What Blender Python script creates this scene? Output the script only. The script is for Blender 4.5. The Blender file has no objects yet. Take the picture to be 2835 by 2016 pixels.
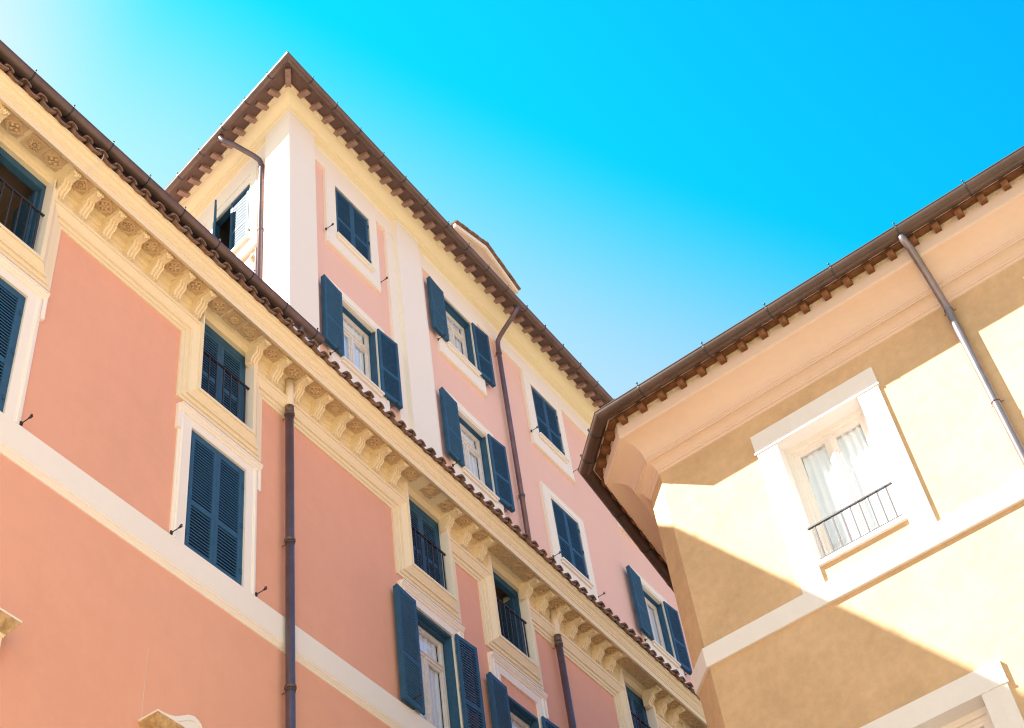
import bpy, math, random
from mathutils import Vector, Matrix
random.seed(7)
PI = math.pi
S = bpy.context.scene
COL = S.collection

# ------------------------------------------------------------------ camera
def cam_axes(yaw, pitch, roll):
    cy, sy, cp, sp = math.cos(yaw), math.sin(yaw), math.cos(pitch), math.sin(pitch)
    f = Vector((sy*cp, cy*cp, sp)); r = Vector((cy, -sy, 0)); u = r.cross(f)
    cr, sr = math.cos(roll), math.sin(roll)
    return cr*r + sr*u, -sr*r + cr*u, f
R_, U_, F_ = cam_axes(math.radians(62.6), .8376, -.1677)
cd = bpy.data.cameras.new('camera'); cam = bpy.data.objects.new('camera', cd); COL.objects.link(cam)
cam.matrix_world = Matrix(((R_.x, U_.x, -F_.x, 0), (R_.y, U_.y, -F_.y, 0), (R_.z, U_.z, -F_.z, 1.6), (0, 0, 0, 1)))
cd.sensor_width = 36; cd.lens = 4186.6/2835*36; cd.clip_end = 3000; cd.clip_start = .05
S.camera = cam

# ------------------------------------------------------------------ sun, sky, exposure
SUN = Vector((-.736, 1, 1.344)).normalized()          # towards the sun
sd = bpy.data.lights.new('sun', 'SUN'); sd.energy = 5.0; sd.angle = math.radians(.5); sd.color = (1, .935, .83)
so = bpy.data.objects.new('sun', sd); COL.objects.link(so)
so.rotation_mode = 'QUATERNION'; so.rotation_quaternion = (-SUN).to_track_quat('-Z', 'Y'); so.location = (-20, 30, 60)
W = bpy.data.worlds.new('World'); S.world = W; W.use_nodes = True
nt = W.node_tree; nt.nodes.clear()
sky = nt.nodes.new('ShaderNodeTexSky'); sky.sky_type = 'NISHITA'; sky.sun_disc = False
sky.sun_elevation = math.asin(SUN.z); sky.sun_rotation = math.atan2(SUN.x, SUN.y)
sky.air_density = 1.0; sky.dust_density = .6; sky.ozone_density = 1.0
EXPO = 2.12; SKYK = .10
# the photographed sky is a strongly saturated cyan: a fitted gradient by direction replaces nearly all of the Nishita sky (paler towards the sun and the horizon)
tc = nt.nodes.new('ShaderNodeTexCoord')
def grade(v, c, lo, hi):
    d = nt.nodes.new('ShaderNodeVectorMath'); d.operation = 'DOT_PRODUCT'; d.inputs[1].default_value = v
    nt.links.new(tc.outputs['Generated'], d.inputs[0])
    m = nt.nodes.new('ShaderNodeMapRange'); m.inputs['From Min'].default_value = lo-c; m.inputs['From Max'].default_value = hi-c
    m.inputs['To Min'].default_value = lo; m.inputs['To Max'].default_value = hi; nt.links.new(d.outputs['Value'], m.inputs['Value'])
    return m.outputs[0]
def lobe(v, c, k):
    d = nt.nodes.new('ShaderNodeVectorMath'); d.operation = 'DOT_PRODUCT'; d.inputs[1].default_value = v
    nt.links.new(tc.outputs['Generated'], d.inputs[0])
    m = nt.nodes.new('ShaderNodeMapRange'); m.interpolation_type = 'SMOOTHSTEP'; m.inputs['From Min'].default_value = -c; m.inputs['From Max'].default_value = 1-c
    m.inputs['To Min'].default_value = 0; m.inputs['To Max'].default_value = k; nt.links.new(d.outputs['Value'], m.inputs['Value'])
    return m.outputs[0]
cb = nt.nodes.new('ShaderNodeCombineColor')
radd = nt.nodes.new('ShaderNodeMath'); radd.operation = 'ADD'
nt.links.new(lobe((.49, 3.85, -5.25), 3.34, .50), radd.inputs[0]); nt.links.new(lobe((-7.01, 3.19, 1.50), -.23, .42), radd.inputs[1])
rmax = nt.nodes.new('ShaderNodeMath'); rmax.operation = 'MAXIMUM'
nt.links.new(radd.outputs[0], rmax.inputs[0]); nt.links.new(lobe((0, 0, -2.4), 1.68, .92), rmax.inputs[1]); nt.links.new(rmax.outputs[0], cb.inputs[0])  # last lobe: pale low sky added to warm the facade's fill light
nt.links.new(grade((-.46, .72, -1.02), 1.63, .42, .95), cb.inputs[1]); cb.inputs[2].default_value = 1.0
gn = nt.nodes.new('ShaderNodeMix'); gn.data_type = 'RGBA'; gn.blend_type = 'MULTIPLY'; gn.inputs[0].default_value = 1
k_ = 1/(SKYK*2**EXPO); gn.inputs[7].default_value = (k_, k_, k_, 1); nt.links.new(cb.outputs[0], gn.inputs[6])
mx = nt.nodes.new('ShaderNodeMix'); mx.data_type = 'RGBA'; mx.inputs[0].default_value = .99
nt.links.new(sky.outputs[0], mx.inputs[6]); nt.links.new(gn.outputs[2], mx.inputs[7])
bg = nt.nodes.new('ShaderNodeBackground'); bg.inputs['Strength'].default_value = SKYK
wo = nt.nodes.new('ShaderNodeOutputWorld')
nt.links.new(mx.outputs[2], bg.inputs[0]); nt.links.new(bg.outputs[0], wo.inputs[0])
S.view_settings.view_transform = 'Standard'; S.view_settings.look = 'None'
S.view_settings.gamma = 1; S.view_settings.exposure = EXPO
S.render.engine = 'CYCLES'
S.cycles.filter_width = 1.2; S.cycles.use_adaptive_sampling = False; S.cycles.sample_clamp_indirect = 4; S.cycles.sample_clamp_direct = 3; S.cycles.max_bounces = 8; S.cycles.diffuse_bounces = 5

# ------------------------------------------------------------------ materials
def mat(name, build):
    m = bpy.data.materials.new(name); m.use_nodes = True
    t = m.node_tree; t.nodes.clear()
    out = t.nodes.new('ShaderNodeOutputMaterial'); p = t.nodes.new('ShaderNodeBsdfPrincipled')
    t.links.new(p.outputs[0], out.inputs[0]); build(t, p, out); return m
def noise(t, scale, detail=4, rough=.6, vec=None, stretch=None):
    tc = t.nodes.new('ShaderNodeTexCoord'); n = t.nodes.new('ShaderNodeTexNoise')
    n.inputs['Scale'].default_value = scale; n.inputs['Detail'].default_value = detail; n.inputs['Roughness'].default_value = rough
    if stretch:
        mp = t.nodes.new('ShaderNodeMapping'); mp.inputs['Scale'].default_value = stretch
        t.links.new(tc.outputs['Object'], mp.inputs[0]); t.links.new(mp.outputs[0], n.inputs[0])
    else: t.links.new(tc.outputs['Object'], n.inputs[0])
    return n.outputs['Fac']
def ramp(t, fac, stops):
    r = t.nodes.new('ShaderNodeValToRGB'); e = r.color_ramp.elements
    while len(e) < len(stops): e.new(.5)
    for i, (p, c) in enumerate(stops): e[i].position = p; e[i].color = (*c, 1)
    t.links.new(fac, r.inputs[0]); return r.outputs[0]
def mix(t, fac, a, b, mode='MIX'):
    m = t.nodes.new('ShaderNodeMix'); m.data_type = 'RGBA'; m.blend_type = mode
    for s, v in ((0, fac), (6, a), (7, b)):
        if hasattr(v, 'links'): t.links.new(v, m.inputs[s])
        elif s == 0: m.inputs[0].default_value = v
        else: m.inputs[s].default_value = (*v, 1)
    return m.outputs[2]
def bump(t, p, fac, strength, dist=.02):
    b = t.nodes.new('ShaderNodeBump'); b.inputs['Strength'].default_value = strength; b.inputs['Distance'].default_value = dist
    t.links.new(fac, b.inputs['Height']); t.links.new(b.outputs[0], p.inputs['Normal'])
def sc(c, k): return tuple(max(0, min(1, v*k)) for v in c)
def plaster(name, c, var=.1, warm=None, rough=.9, big=.5, streak=.0, bstr=.35):
    def b(t, p, o):
        n1 = noise(t, big, 5, .65); n2 = noise(t, big*7, 6, .7)
        col = ramp(t, n1, [(.3, sc(c, 1-var)), (.55, c), (.75, warm or sc(c, 1+var*.6))])
        col = mix(t, .5, col, ramp(t, n2, [(.3, sc(c, 1-var*.8)), (.7, sc(c, 1+var*.5))]))
        if streak:
            n3 = noise(t, 1.0, 5, .7, stretch=(2.6, 2.6, .22))
            f = ramp(t, n3, [(.5, (0, 0, 0)), (.78, (streak,)*3)])
            col = mix(t, f, col, sc(c, .72))
        t.links.new(col, p.inputs['Base Color']); p.inputs['Roughness'].default_value = rough
        p.inputs['Specular IOR Level'].default_value = .25
        bump(t, p, noise(t, big*40, 5, .7), bstr, .006)
    return mat(name, b)
def plain(name, c, rough=.5, metal=0., var=.12, s=6, bstr=.15, spec=.5, c2=None):
    def b(t, p, o):
        n = noise(t, s, 5, .65)
        t.links.new(ramp(t, n, [(.3, sc(c, 1-var)), (.7, c2 or sc(c, 1+var))]), p.inputs['Base Color'])
        p.inputs['Roughness'].default_value = rough; p.inputs['Metallic'].default_value = metal
        p.inputs['Specular IOR Level'].default_value = spec
        if bstr: bump(t, p, noise(t, s*8, 4, .6), bstr, .004)
    return mat(name, b)
PINK = plaster('pink_stucco', (.82, .42, .285), .09, warm=(.85, .445, .30), big=.35, streak=.12)
PINK2 = plaster('lightened_pink_stucco', (.88, .57, .47), .04, big=.35, streak=.08)  # palazzo pink lightened; the tall block's brighter light is put into the colour
CREAM = plaster('cream_stucco', (.86, .735, .515), .025, big=.9, bstr=.0)
CREAM2 = plaster('ivory_stucco', (.90, .84, .755), .025, big=.8, bstr=.05)
OCHRE = plaster('ochre_plaster', (.64, .445, .27), .28, warm=(.72, .53, .36), big=.9, streak=.1, bstr=.6)
OCHREC = plaster('rosy_plaster', (.74, .58, .475), .06, big=.7, bstr=.1)
STONE = plaster('white_travertine', (.81, .79, .79), .06, big=1.4, rough=.7, streak=.15, bstr=.4)
CREAMB = plaster('yellow_cream_stucco', (.90, .79, .56), .025, big=.9, bstr=.0)
PIPE2 = plain('grey_brown_pipe_metal', (.24, .21, .23), .30, metal=.6, var=.2, s=2.5, bstr=.05)
ROSE_STUCCO = plaster('shaded_ornament_stucco', (.66, .49, .30), .05, big=2, bstr=.15)  # cornice stucco darkened: the soffit's shade is put into the colour
BLUE = plain('blue_shutter_paint', (.036, .105, .19), .6, var=.12, s=3, bstr=.05, spec=.14)
IRON = plain('wrought_iron', (.03, .027, .035), .5, var=.2, s=12)
COPPER = plain('brown_gutter_metal', (.155, .105, .092), .38, metal=.3, var=.22, s=2.2, bstr=.08)
PIPE = plain('brown_pipe_metal', (.16, .11, .125), .36, metal=.5, var=.2, s=2.5, bstr=.06)
SOFFIT = plain('brown_eave_paint', (.15, .092, .08), .8, var=.12, s=2)
SOFFIT2 = plain('brown_rafter_paint', (.33, .21, .175), .75, var=.12, s=3)
COPPER2 = plain('dark_brown_gutter_metal', (.095, .062, .052), .36, metal=.3, var=.22, s=2.2, bstr=.08)
WOOD = plain('chestnut_rafter_wood', (.15, .06, .022), .7, var=.4, s=7, bstr=.4, c2=(.25, .105, .04))
WHITEWOOD = plain('white_window_paint', (.76, .71, .64), .5, var=.08, s=8, bstr=.1, c2=(.82, .78, .73))
CREAMWOOD = plain('cream_window_paint', (.82, .77, .73), .5, var=.03, s=5, bstr=0)
DARK = plain('unlit_dark', (.03, .025, .024), .9, var=.2, s=2)
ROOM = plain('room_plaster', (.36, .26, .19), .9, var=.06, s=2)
CURTAIN = plain('white_curtain', (.90, .93, .98), .9, var=.03, s=3, bstr=0)
MORTAR = plain('lime_mortar', (.80, .66, .44), .95, var=.35, s=14, bstr=.8, c2=(.86, .74, .54))
CREAMPIPE = plain('cream_painted_pipe', (.84, .72, .56), .5, var=.04, s=4)
STAINED = plain('stained_cornice_stucco', (.42, .27, .12), .85, var=.3, s=9, bstr=.5, c2=(.70, .48, .25))
WIRE = plain('white_wire', (.8, .78, .78), .5)
PAVE = plain('travertine_paving', (.24, .20, .14), .8, var=.25, s=4, bstr=.5)
def tileb(t, p, o):
    n1 = noise(t, 2.3, 3, .6); n2 = noise(t, 17, 6, .75)
    a = ramp(t, n1, [(.35, (.13, .075, .055)), (.5, (.28, .13, .07)), (.65, (.20, .14, .11))])
    b = ramp(t, n2, [(.35, (.05, .035, .03)), (.55, (.30, .19, .13)), (.72, (.45, .38, .32))])
    t.links.new(mix(t, .45, a, b), p.inputs['Base Color']); p.inputs['Roughness'].default_value = .95
    bump(t, p, n2, .9, .02)
TILE = mat('weathered_clay_tile', tileb)
def glassb(t, p, o):
    t.nodes.remove(p)
    g = t.nodes.new('ShaderNodeBsdfGlossy'); g.inputs['Roughness'].default_value = .02; g.inputs['Color'].default_value = (.95, .97, 1, 1)
    tr = t.nodes.new('ShaderNodeBsdfTransparent'); tr.inputs['Color'].default_value = (.93, .95, .96, 1)
    lw = t.nodes.new('ShaderNodeLayerWeight'); pw = t.nodes.new('ShaderNodeMath'); pw.operation = 'POWER'; pw.inputs[1].default_value = 3.5
    t.links.new(lw.outputs['Facing'], pw.inputs[0]); fr = t.nodes.new('ShaderNodeMath'); fr.operation = 'MULTIPLY_ADD'; fr.inputs[1].default_value = .85; fr.inputs[2].default_value = .10; t.links.new(pw.outputs[0], fr.inputs[0])
    m = t.nodes.new('ShaderNodeMixShader'); t.links.new(fr.outputs[0], m.inputs[0])
    t.links.new(tr.outputs[0], m.inputs[1]); t.links.new(g.outputs[0], m.inputs[2]); t.links.new(m.outputs[0], o.inputs[0])
GLASS = mat('window_glass', glassb)

# ------------------------------------------------------------------ mesh builder
class MB:
    def __init__(s, T=None): s.v = []; s.f = []; s.sm = []; s.T = T
    def add(s, vs, fs, smooth=False):
        k = len(s.v); s.v += [tuple(v) for v in vs]
        for f in fs: s.f.append(tuple(i+k for i in f)); s.sm.append(smooth)
    def box(s, x0, x1, y0, y1, z0, z1):
        s.hex([(x0, y0, z0), (x1, y0, z0), (x1, y1, z0), (x0, y1, z0), (x0, y0, z1), (x1, y0, z1), (x1, y1, z1), (x0, y1, z1)])
    def hex(s, p): s.add(p, [(0, 3, 2, 1), (4, 5, 6, 7), (0, 1, 5, 4), (1, 2, 6, 5), (2, 3, 7, 6), (3, 0, 4, 7)])
    def obox(s, c, ax, ay, az):
        c, ax, ay, az = map(Vector, (c, ax, ay, az))
        s.hex([c-ax-ay-az, c+ax-ay-az, c+ax+ay-az, c-ax+ay-az, c-ax-ay+az, c+ax-ay+az, c+ax+ay+az, c-ax+ay+az])
    def prism(s, poly, a0, a1, f):          # poly 2D points, f(p, a) -> 3D
        n = len(poly)
        s.add([f(p, a0) for p in poly]+[f(p, a1) for p in poly], [tuple(range(n))[::-1], tuple(range(n, 2*n))]+[(i, (i+1) % n, n+(i+1) % n, n+i) for i in range(n)])
    def sweep(s, path, prof, f, side=1, close=False, smooth=False, caps=True):
        # path: 2D polyline, prof: [(w, h)] w = offset to the left (side=1) or right (-1); f(x, y, h) -> 3D
        n = len(path); P = [Vector(p) for p in path]; nr = []
        for i in range(n-1):
            d = (P[i+1]-P[i]).normalized(); nr.append(Vector((-d.y, d.x))*side)
        mit = []
        for i in range(n):
            if i == 0: mit.append(nr[0])
            elif i == n-1: mit.append(nr[-1])
            else:
                a, b = nr[i-1], nr[i]; m = a+b; mit.append(m/(m.dot(a)))
        m = len(prof); vs = []
        for i in range(n):
            for w, h in prof:
                q = P[i]+mit[i]*w; vs.append(f(q.x, q.y, h))
        fs = []
        for i in range(n-1):
            for j in range(m if close else m-1):
                k = (j+1) % m; fs.append((i*m+j, i*m+k, (i+1)*m+k, (i+1)*m+j))
        s.add(vs, fs, smooth)
        if close and caps: s.add(vs[:m], [tuple(range(m))]); s.add(vs[-m:], [tuple(range(m))[::-1]])
    def tube(s, pts, r, seg=14, caps=True):
        P = [Vector(p) for p in pts]; n = len(P); rs = r if isinstance(r, list) else [r]*n
        up = None; vs = []
        for i in range(n):
            d = ((P[i]-P[i-1]) if i else Vector()); e = ((P[i+1]-P[i]) if i < n-1 else Vector())
            t = (d.normalized() if i else Vector())+(e.normalized() if i < n-1 else Vector()); t.normalize()
            if up is None:
                up = t.orthogonal().normalized()
            up = (up-t*up.dot(t)).normalized(); v = t.cross(up)
            for k in range(seg):
                a = 2*PI*k/seg; vs.append(P[i]+(up*math.cos(a)+v*math.sin(a))*rs[i])
        fs = [(i*seg+k, i*seg+(k+1) % seg, (i+1)*seg+(k+1) % seg, (i+1)*seg+k) for i in range(n-1) for k in range(seg)]
        s.add(vs, fs, True)
        if caps: s.add(vs[:seg], [tuple(range(seg))[::-1]]); s.add(vs[-seg:], [tuple(range(seg))])
    def ball(s, c, rx, ry, rz, nu=10, nv=6, rot=0):
        vs = []; ca, sa = math.cos(rot), math.sin(rot)
        for j in range(nv+1):
            th = PI*j/nv
            for i in range(nu):
                ph = 2*PI*i/nu; x = rx*math.sin(th)*math.cos(ph); y = ry*math.sin(th)*math.sin(ph); z = rz*math.cos(th)
                vs.append((c[0]+x*ca-y*sa, c[1]+x*sa+y*ca, c[2]+z))
        s.add(vs, [(j*nu+i, (j+1)*nu+i, (j+1)*nu+(i+1) % nu, j*nu+(i+1) % nu) for j in range(nv) for i in range(nu)], True)
    def mesh(s, name, m):
        me = bpy.data.meshes.new(name)
        vs = [tuple(s.T(*v)) for v in s.v] if s.T else s.v
        me.from_pydata(vs, [], s.f); me.validate()
        import bmesh
        if len(me.polygons) == len(s.sm):
            for p, q in zip(me.polygons, s.sm): p.use_smooth = q
        b = bmesh.new(); b.from_mesh(me); bmesh.ops.remove_doubles(b, verts=b.verts, dist=1e-5); bmesh.ops.recalc_face_normals(b, faces=b.faces); b.to_mesh(me); b.free()
        me.materials.append(m); me.update(); return me
    def obj(s, name, m, parent=None, loc=(0, 0, 0), rz=0, mesh=None):
        o = bpy.data.objects.new(name, mesh or s.mesh(name, m)); COL.objects.link(o)
        o.location = loc; o.rotation_euler = (0, 0, rz)
        if parent: o.parent = parent
        return o
def empty(name, loc, rz, label, cat):
    o = bpy.data.objects.new(name, None); COL.objects.link(o); o.location = loc; o.rotation_euler = (0, 0, rz)
    o['label'] = label; o['category'] = cat; return o
def copy_part(o, parent, loc, rz=None):
    c = o.copy(); COL.objects.link(c); c.parent = parent; c.location = loc
    if rz is not None: c.rotation_euler = (0, 0, rz)
    for ch in list(o.children):
        d = ch.copy(); COL.objects.link(d); d.parent = c
    return c
fxz = lambda x, z, o: (x, -o, z)             # wall plane sweep: path (x,z), height = outward offset
fxy = lambda x, y, z: (x, y, z)              # plan sweep: path (x,y), height = z
def wall_grid(mb, x0, x1, z0, z1, holes, o, depth=.02):
    xs = sorted({x0, x1, *[max(x0, min(x1, h[i])) for h in holes for i in (0, 1)]})
    zs = sorted({z0, z1, *[max(z0, min(z1, h[i])) for h in holes for i in (2, 3)]})
    ins = lambda x, z: any(h[0] < x < h[1] and h[2] < z < h[3] for h in holes)
    for a, b in zip(xs, xs[1:]):
        for c, d in zip(zs, zs[1:]):
            if not ins((a+b)/2, (c+d)/2): mb.add([(a, -o, c), (b, -o, c), (b, -o, d), (a, -o, d)], [(0, 1, 2, 3)])

# ------------------------------------------------------------------ shared parts
def leaf_mb(w, h, mb=None, x0=0, y0=0, z0=0, mid=.40, rot=0.):
    """louvred leaf, hinge edge at local x=0, front face towards -y, thickness .04"""
    loc = MB(); st, th = .075, .046
    loc.box(0, st, 0, th, 0, h); loc.box(w-st, w, 0, th, 0, h)
    zm = h*mid
    loc.box(st, w-st, .003, th-.003, 0, .11); loc.box(st, w-st, .003, th-.003, h-.09, h); loc.box(st, w-st, .003, th-.003, zm-.045, zm+.045)
    for a, b in ((.11, zm-.045), (zm+.045, h-.09)):
        n = int((b-a)/.060); p = (b-a)/n
        for i in range(n):
            z = a+p*(i+.5); loc.obox((w/2, th/2+.006, z), (w/2-st+.004, 0, 0), (0, .022, .016), (0, 0, .0135))
    mb = mb or MB(); c, s = math.cos(rot), math.sin(rot)
    mb.add([(x0+x*c-y*s, y0+x*s+y*c, z0+z) for x, y, z in loc.v], loc.f)
    return mb
def fold(mb, w, h, x0, y0, rot, side):
    c, s = math.cos(rot), math.sin(rot); t = MB(); ya, yb = (-.052, -.004) if side < 0 else (.050, .098)
    t.box(w-.07, w-.004, ya, yb, 0, h-.012); t.box(.36*w, w-.07, ya+.004, yb-.004, h-.09, h-.012); t.box(.36*w, w-.07, ya+.004, yb-.004, .0, .08)
    mb.add([(x0+x*c-y*s, y0+x*s+y*c, .01+z) for x, y, z in t.v], t.f)
def hinge_mb(mb, x, y, zs):
    for z in zs: mb.box(x-.012, x+.012, y-.02, y-.001, z-.045, z+.045)
def rail_mb(mb, w, h, y, n, z0=0., ext=.07):
    mb.box(-w/2-ext, w/2+ext, y-.02, y+.02, z0+h-.012, z0+h+.012)
    mb.box(-w/2, w/2, y-.015, y+.015, z0+.02, z0+.035)
    for i in range(n):
        x = -w/2+w*(i+.5)/n; mb.box(x-.011, x+.011, y-.011, y+.011, z0+.035, z0+h-.012)
def casement_parts(win, w, h, y, mt, transom=.74, curtain=True, wide=.075):
    """glazed casement inside the opening: frame mesh + two/three panes; local origin bottom centre"""
    f = MB(); a = wide
    f.box(-w/2, -w/2+a, y-.03, y+.05, 0, h); f.box(w/2-a, w/2, y-.03, y+.05, 0, h)
    f.box(-w/2+a, w/2-a, y-.027, y+.05, h-a, h); f.box(-w/2+a, w/2-a, y-.027, y+.05, 0, a)
    top = h-a
    if transom:
        zt = h*transom; f.box(-w/2+a, w/2-a, y-.045, y+.05, zt-.05, zt+.05); f.box(-w/2+a, w/2-a, y-.065, y-.045, zt+.012, zt+.035); top = zt-.05
    f.box(-.055, .055, y-.035, y+.05, a, top); f.box(-.02, .02, y-.05, y-.035, a, top)
    for sx in (-1, 1):                                  # sash stiles
        xa, xb = sorted((sx*(.055), sx*(w/2-a)))
        f.box(xa, xa+.04, y-.018, y+.03, a, top); f.box(xb-.04, xb, y-.018, y+.03, a, top)
        f.box(xa+.04, xb-.04, y-.016, y+.03, top-.05, top); f.box(xa+.04, xb-.04, y-.016, y+.03, a, a+.07)
    f.obj('window_frame', mt, win)
    for sx in (-1, 1):
        xa, xb = sorted((sx*.095, sx*(w/2-a-.04))); g = MB(); g.add([(xa, y, a+.07), (xb, y, a+.07), (xb, y, top-.05), (xa, y, top-.05)], [(0, 1, 2, 3)]); g.obj('pane', GLASS, win)
    if transom:
        g = MB(); g.add([(-w/2+a, y, zt+.05), (w/2-a, y, zt+.05), (w/2-a, y, h-a), (-w/2+a, y, h-a)], [(0, 1, 2, 3)]); g.obj('pane', GLASS, win)
    if curtain:
        for sx in (-1, 1):
            c = MB(); n = 24; xa, xb = (.0, w/2-a-.01) if sx > 0 else (-w/2+a+.01, .0)
            P = [(xa+(xb-xa)*i/n, y+.055+.014*math.sin(i*1.1+sx)+.008*math.sin(i*.53), 0) for i in range(n+1)]
            c.add([(p[0], p[1], a) for p in P]+[(p[0]*.93 if curtain == 2 else p[0], p[1], h-.01) for p in P], [(i, i+1, n+2+i, n+1+i) for i in range(n)], True)
            c.obj('curtain', CURTAIN, win)
def room(win, w, h, y0, m=DARK, d=1.6):
    r = MB(); x0, x1, y1 = -w/2, w/2, y0+d
    x0 -= .3; x1 += .3
    r.add([(x0, y0, -.2), (x1, y0, -.2), (x1, y1, -.2), (x0, y1, -.2), (x0, y0, h+.25), (x1, y0, h+.25), (x1, y1, h+.25), (x0, y1, h+.25)], [(0, 1, 2, 3), (7, 6, 5, 4), (1, 2, 6, 5), (2, 3, 7, 6), (3, 0, 4, 7)])
    r.obj('room_interior', m, win)
def stay_mb():
    m = MB(); m.tube([(0, .02, 0), (0, -.13, .0), (0, -.15, .012), (0, -.165, .04), (0, -.185, .045), (0, -.2, .025), (0, -.195, 0)], .009, 6)
    m.box(-.016, .016, -.2, -.14, -.004, .004); m.box(-.02, .02, -.006, .02, -.03, .03); return m
STAY = stay_mb().mesh('shutter_stay', IRON)
def stay(parent, x, y, z, rz=0): return MB().obj('shutter_stay', IRON, parent, (x, y, z), rz, STAY)
def gutter_prof(oc, zc, r, th=.006, n=14):
    o = [(oc+r*math.cos(a), zc+r*math.sin(a)) for a in [PI+PI*i/n for i in range(n+1)]]
    i_ = [(oc+(r-th)*math.cos(a), zc+(r-th)*math.sin(a)) for a in [2*PI-PI*i/n for i in range(n+1)]]
    bead = [(oc+r+.012*math.cos(a)-.006, zc+.006+.012*math.sin(a)) for a in [-PI/2+PI*k/4 for k in range(5)]]
    return o[:-1]+bead+i_
def strap(parent, p, out, oc, zc, r, mt):
    """gutter strap at plan point p with outward dir out"""
    m = MB(); t = Vector((-out[1], out[0])); hw = .014; R2 = r+.006; n = 12
    vs = []
    for a in [PI+PI*i/n for i in range(n+1)]:
        for sgn in (-1, 1):
            for rr in (R2, R2-.01):
                o = oc+rr*math.cos(a); vs.append((p[0]+out[0]*o+t.x*hw*sgn, p[1]+out[1]*o+t.y*hw*sgn, zc+rr*math.sin(a)))
    fs = []
    for i in range(n):
        a, b = i*4, i*4+4; fs += [(a, a+2, b+2, b), (a+1, b+1, b+3, a+3), (a, b, b+1, a+1), (a+2, a+3, b+3, b+2)]
    m.add(vs, fs)
    o = oc+R2; q = Vector((p[0]+out[0]*o, p[1]+out[1]*o, zc))
    m.tube([q, q+Vector((0, 0, .055))], .007, 6); m.ball(q+Vector((0, 0, .062)), .019, .019, .016, 6, 4)
    m.tube([q+Vector((0, 0, .035)), q+Vector((out[0]*.02, out[1]*.02, .04))], .006, 5)
    return m.obj('gutter_strap', mt, parent)
def collar(parent, x, y, z, r, mt, wall=.12):
    m = MB(); m.tube([(x, y, z-.03), (x, y, z-.018), (x, y, z+.018), (x, y, z+.03)], [r+.004, r+.018, r+.018, r+.004], 16)
    m.tube([(x, y, z-.07), (x, y, z-.05)], r+.006, 16)
    m.tube([(x-.01, y, z-.055), (x-.02, y+wall, z-.055)], .007, 6); m.tube([(x-r-.05, y, z-.06), (x+.0, y, z-.06)], .007, 6)
    return m.obj('pipe_collar', mt, parent)
def arcpts(c, r, a0, a1, n, f): return [f(c[0]+r*math.cos(a0+(a1-a0)*i/n), c[1]+r*math.sin(a0+(a1-a0)*i/n)) for i in range(n+1)]
def tiles_mb(mb, x0, x1, pitch, yf, zf, yb, zb, f=lambda x, y, z: (x, y, z), rc=.085, courses=1, hi=.05):
    """two-piece clay tiles: pans and covers running up a slope from the eave line"""
    rnd = random.Random(3); x = x0; k = 0
    while x < x1:
        for c in range(courses):
            ya = yf+(yb-yf)*c/courses; za = zf+(zb-zf)*c/courses+.015*(c > 0); yc = yf+(yb-yf)*(c+1)/courses+.05; zc = zf+(zb-zf)*(c+1)/courses+.0
            jx, jy, jz = rnd.uniform(-.012, .012), rnd.uniform(-.02, .02), rnd.uniform(-.006, .006)
            for kind in (0, 1):
                n = 8; w0 = rc*(1.0+rnd.uniform(-.05, .05)); th = .032 if kind == 0 else .05
                cx = x+(pitch/2 if kind else 0)+jx
                if kind == 0: w = w0; arc = lambda t: (math.cos(PI-PI*t)*w, math.sin(PI*t)*w*.95)
                else: w = pitch/2-rc*.25; arc = lambda t: (-w+2*w*t, hi*(-.0)-.055*math.sin(PI*t)+.02)
                sec = [arc(i/n) for i in range(n+1)]
                base = za+jz+(.035 if kind == 0 else .03)
                base2 = zc+jz+(.035 if kind == 0 else .03)
                vs = []
                for yy, bz, kx in ((ya+jy-(.03 if kind == 0 else 0), base, 1.0), (yc, base2, .86 if kind == 0 else 1.)):
                    vs += [f(cx+a*kx, yy, bz+b) for a, b in sec]
                    vs += [f(cx+a*kx*(1-th/max(w, .01)) if kind == 0 else cx+a*kx, yy, bz+(b*(1-th/w) if kind == 0 else b-th)) for a, b in sec]
                m = n+1; fs = []
                for i in range(n):
                    fs += [(i, i+1, 2*m+i+1, 2*m+i), (m+i, 3*m+i, 3*m+i+1, m+i+1), (i, m+i, m+i+1, i+1), (2*m+i, 2*m+i+1, 3*m+i+1, 3*m+i)]
                fs += [(0, 2*m, 3*m, m), (n, m+n, 3*m+n, 2*m+n)]
                mb.add(vs, fs)
        x += pitch; k += 1

# =================================================================== PINK PALAZZO (left, lower)
A = empty('pink_palazzo', (0, 12, 0), 0, 'salmon pink building with carved cream bracket cornice and clay tile edge, filling the lower left', 'building')
AX0, AX1 = 3.0, 36.0
WA = [7.82, 12.54, 18.27, 21.09, 26.27, 29.10, 34.3]
HW = .632
UB, UT = 20.07, 22.05           # upper opening
lowB = 16.74
low_top = {0: 19.25, 1: 19.25, 2: 19.22, 3: 18.86, 4: 19.22, 5: 18.86, 6: 19.22}
holes = []
for i, c in enumerate(WA):
    holes.append((c-HW, c+HW, UB, UT)); holes.append((c-.645, c+.645, lowB, low_top[i]))
g = MB(); wall_grid(g, AX0, AX1, 0, 22.2, holes, 0)
g.add([(AX0, 0, 0), (AX0, 9, 0), (AX0, 9, 24), (AX0, 0, 24)], [(0, 1, 2, 3)]); g.add([(AX1, 0, 0), (AX1, 9, 0), (AX1, 9, 24), (AX1, 0, 24)], [(0, 1, 2, 3)])
g.add([(AX0, 9, 0), (AX1, 9, 0), (AX1, 9, 24), (AX0, 9, 24)], [(0, 1, 2, 3)])
g.obj('wall', PINK, A)
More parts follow.
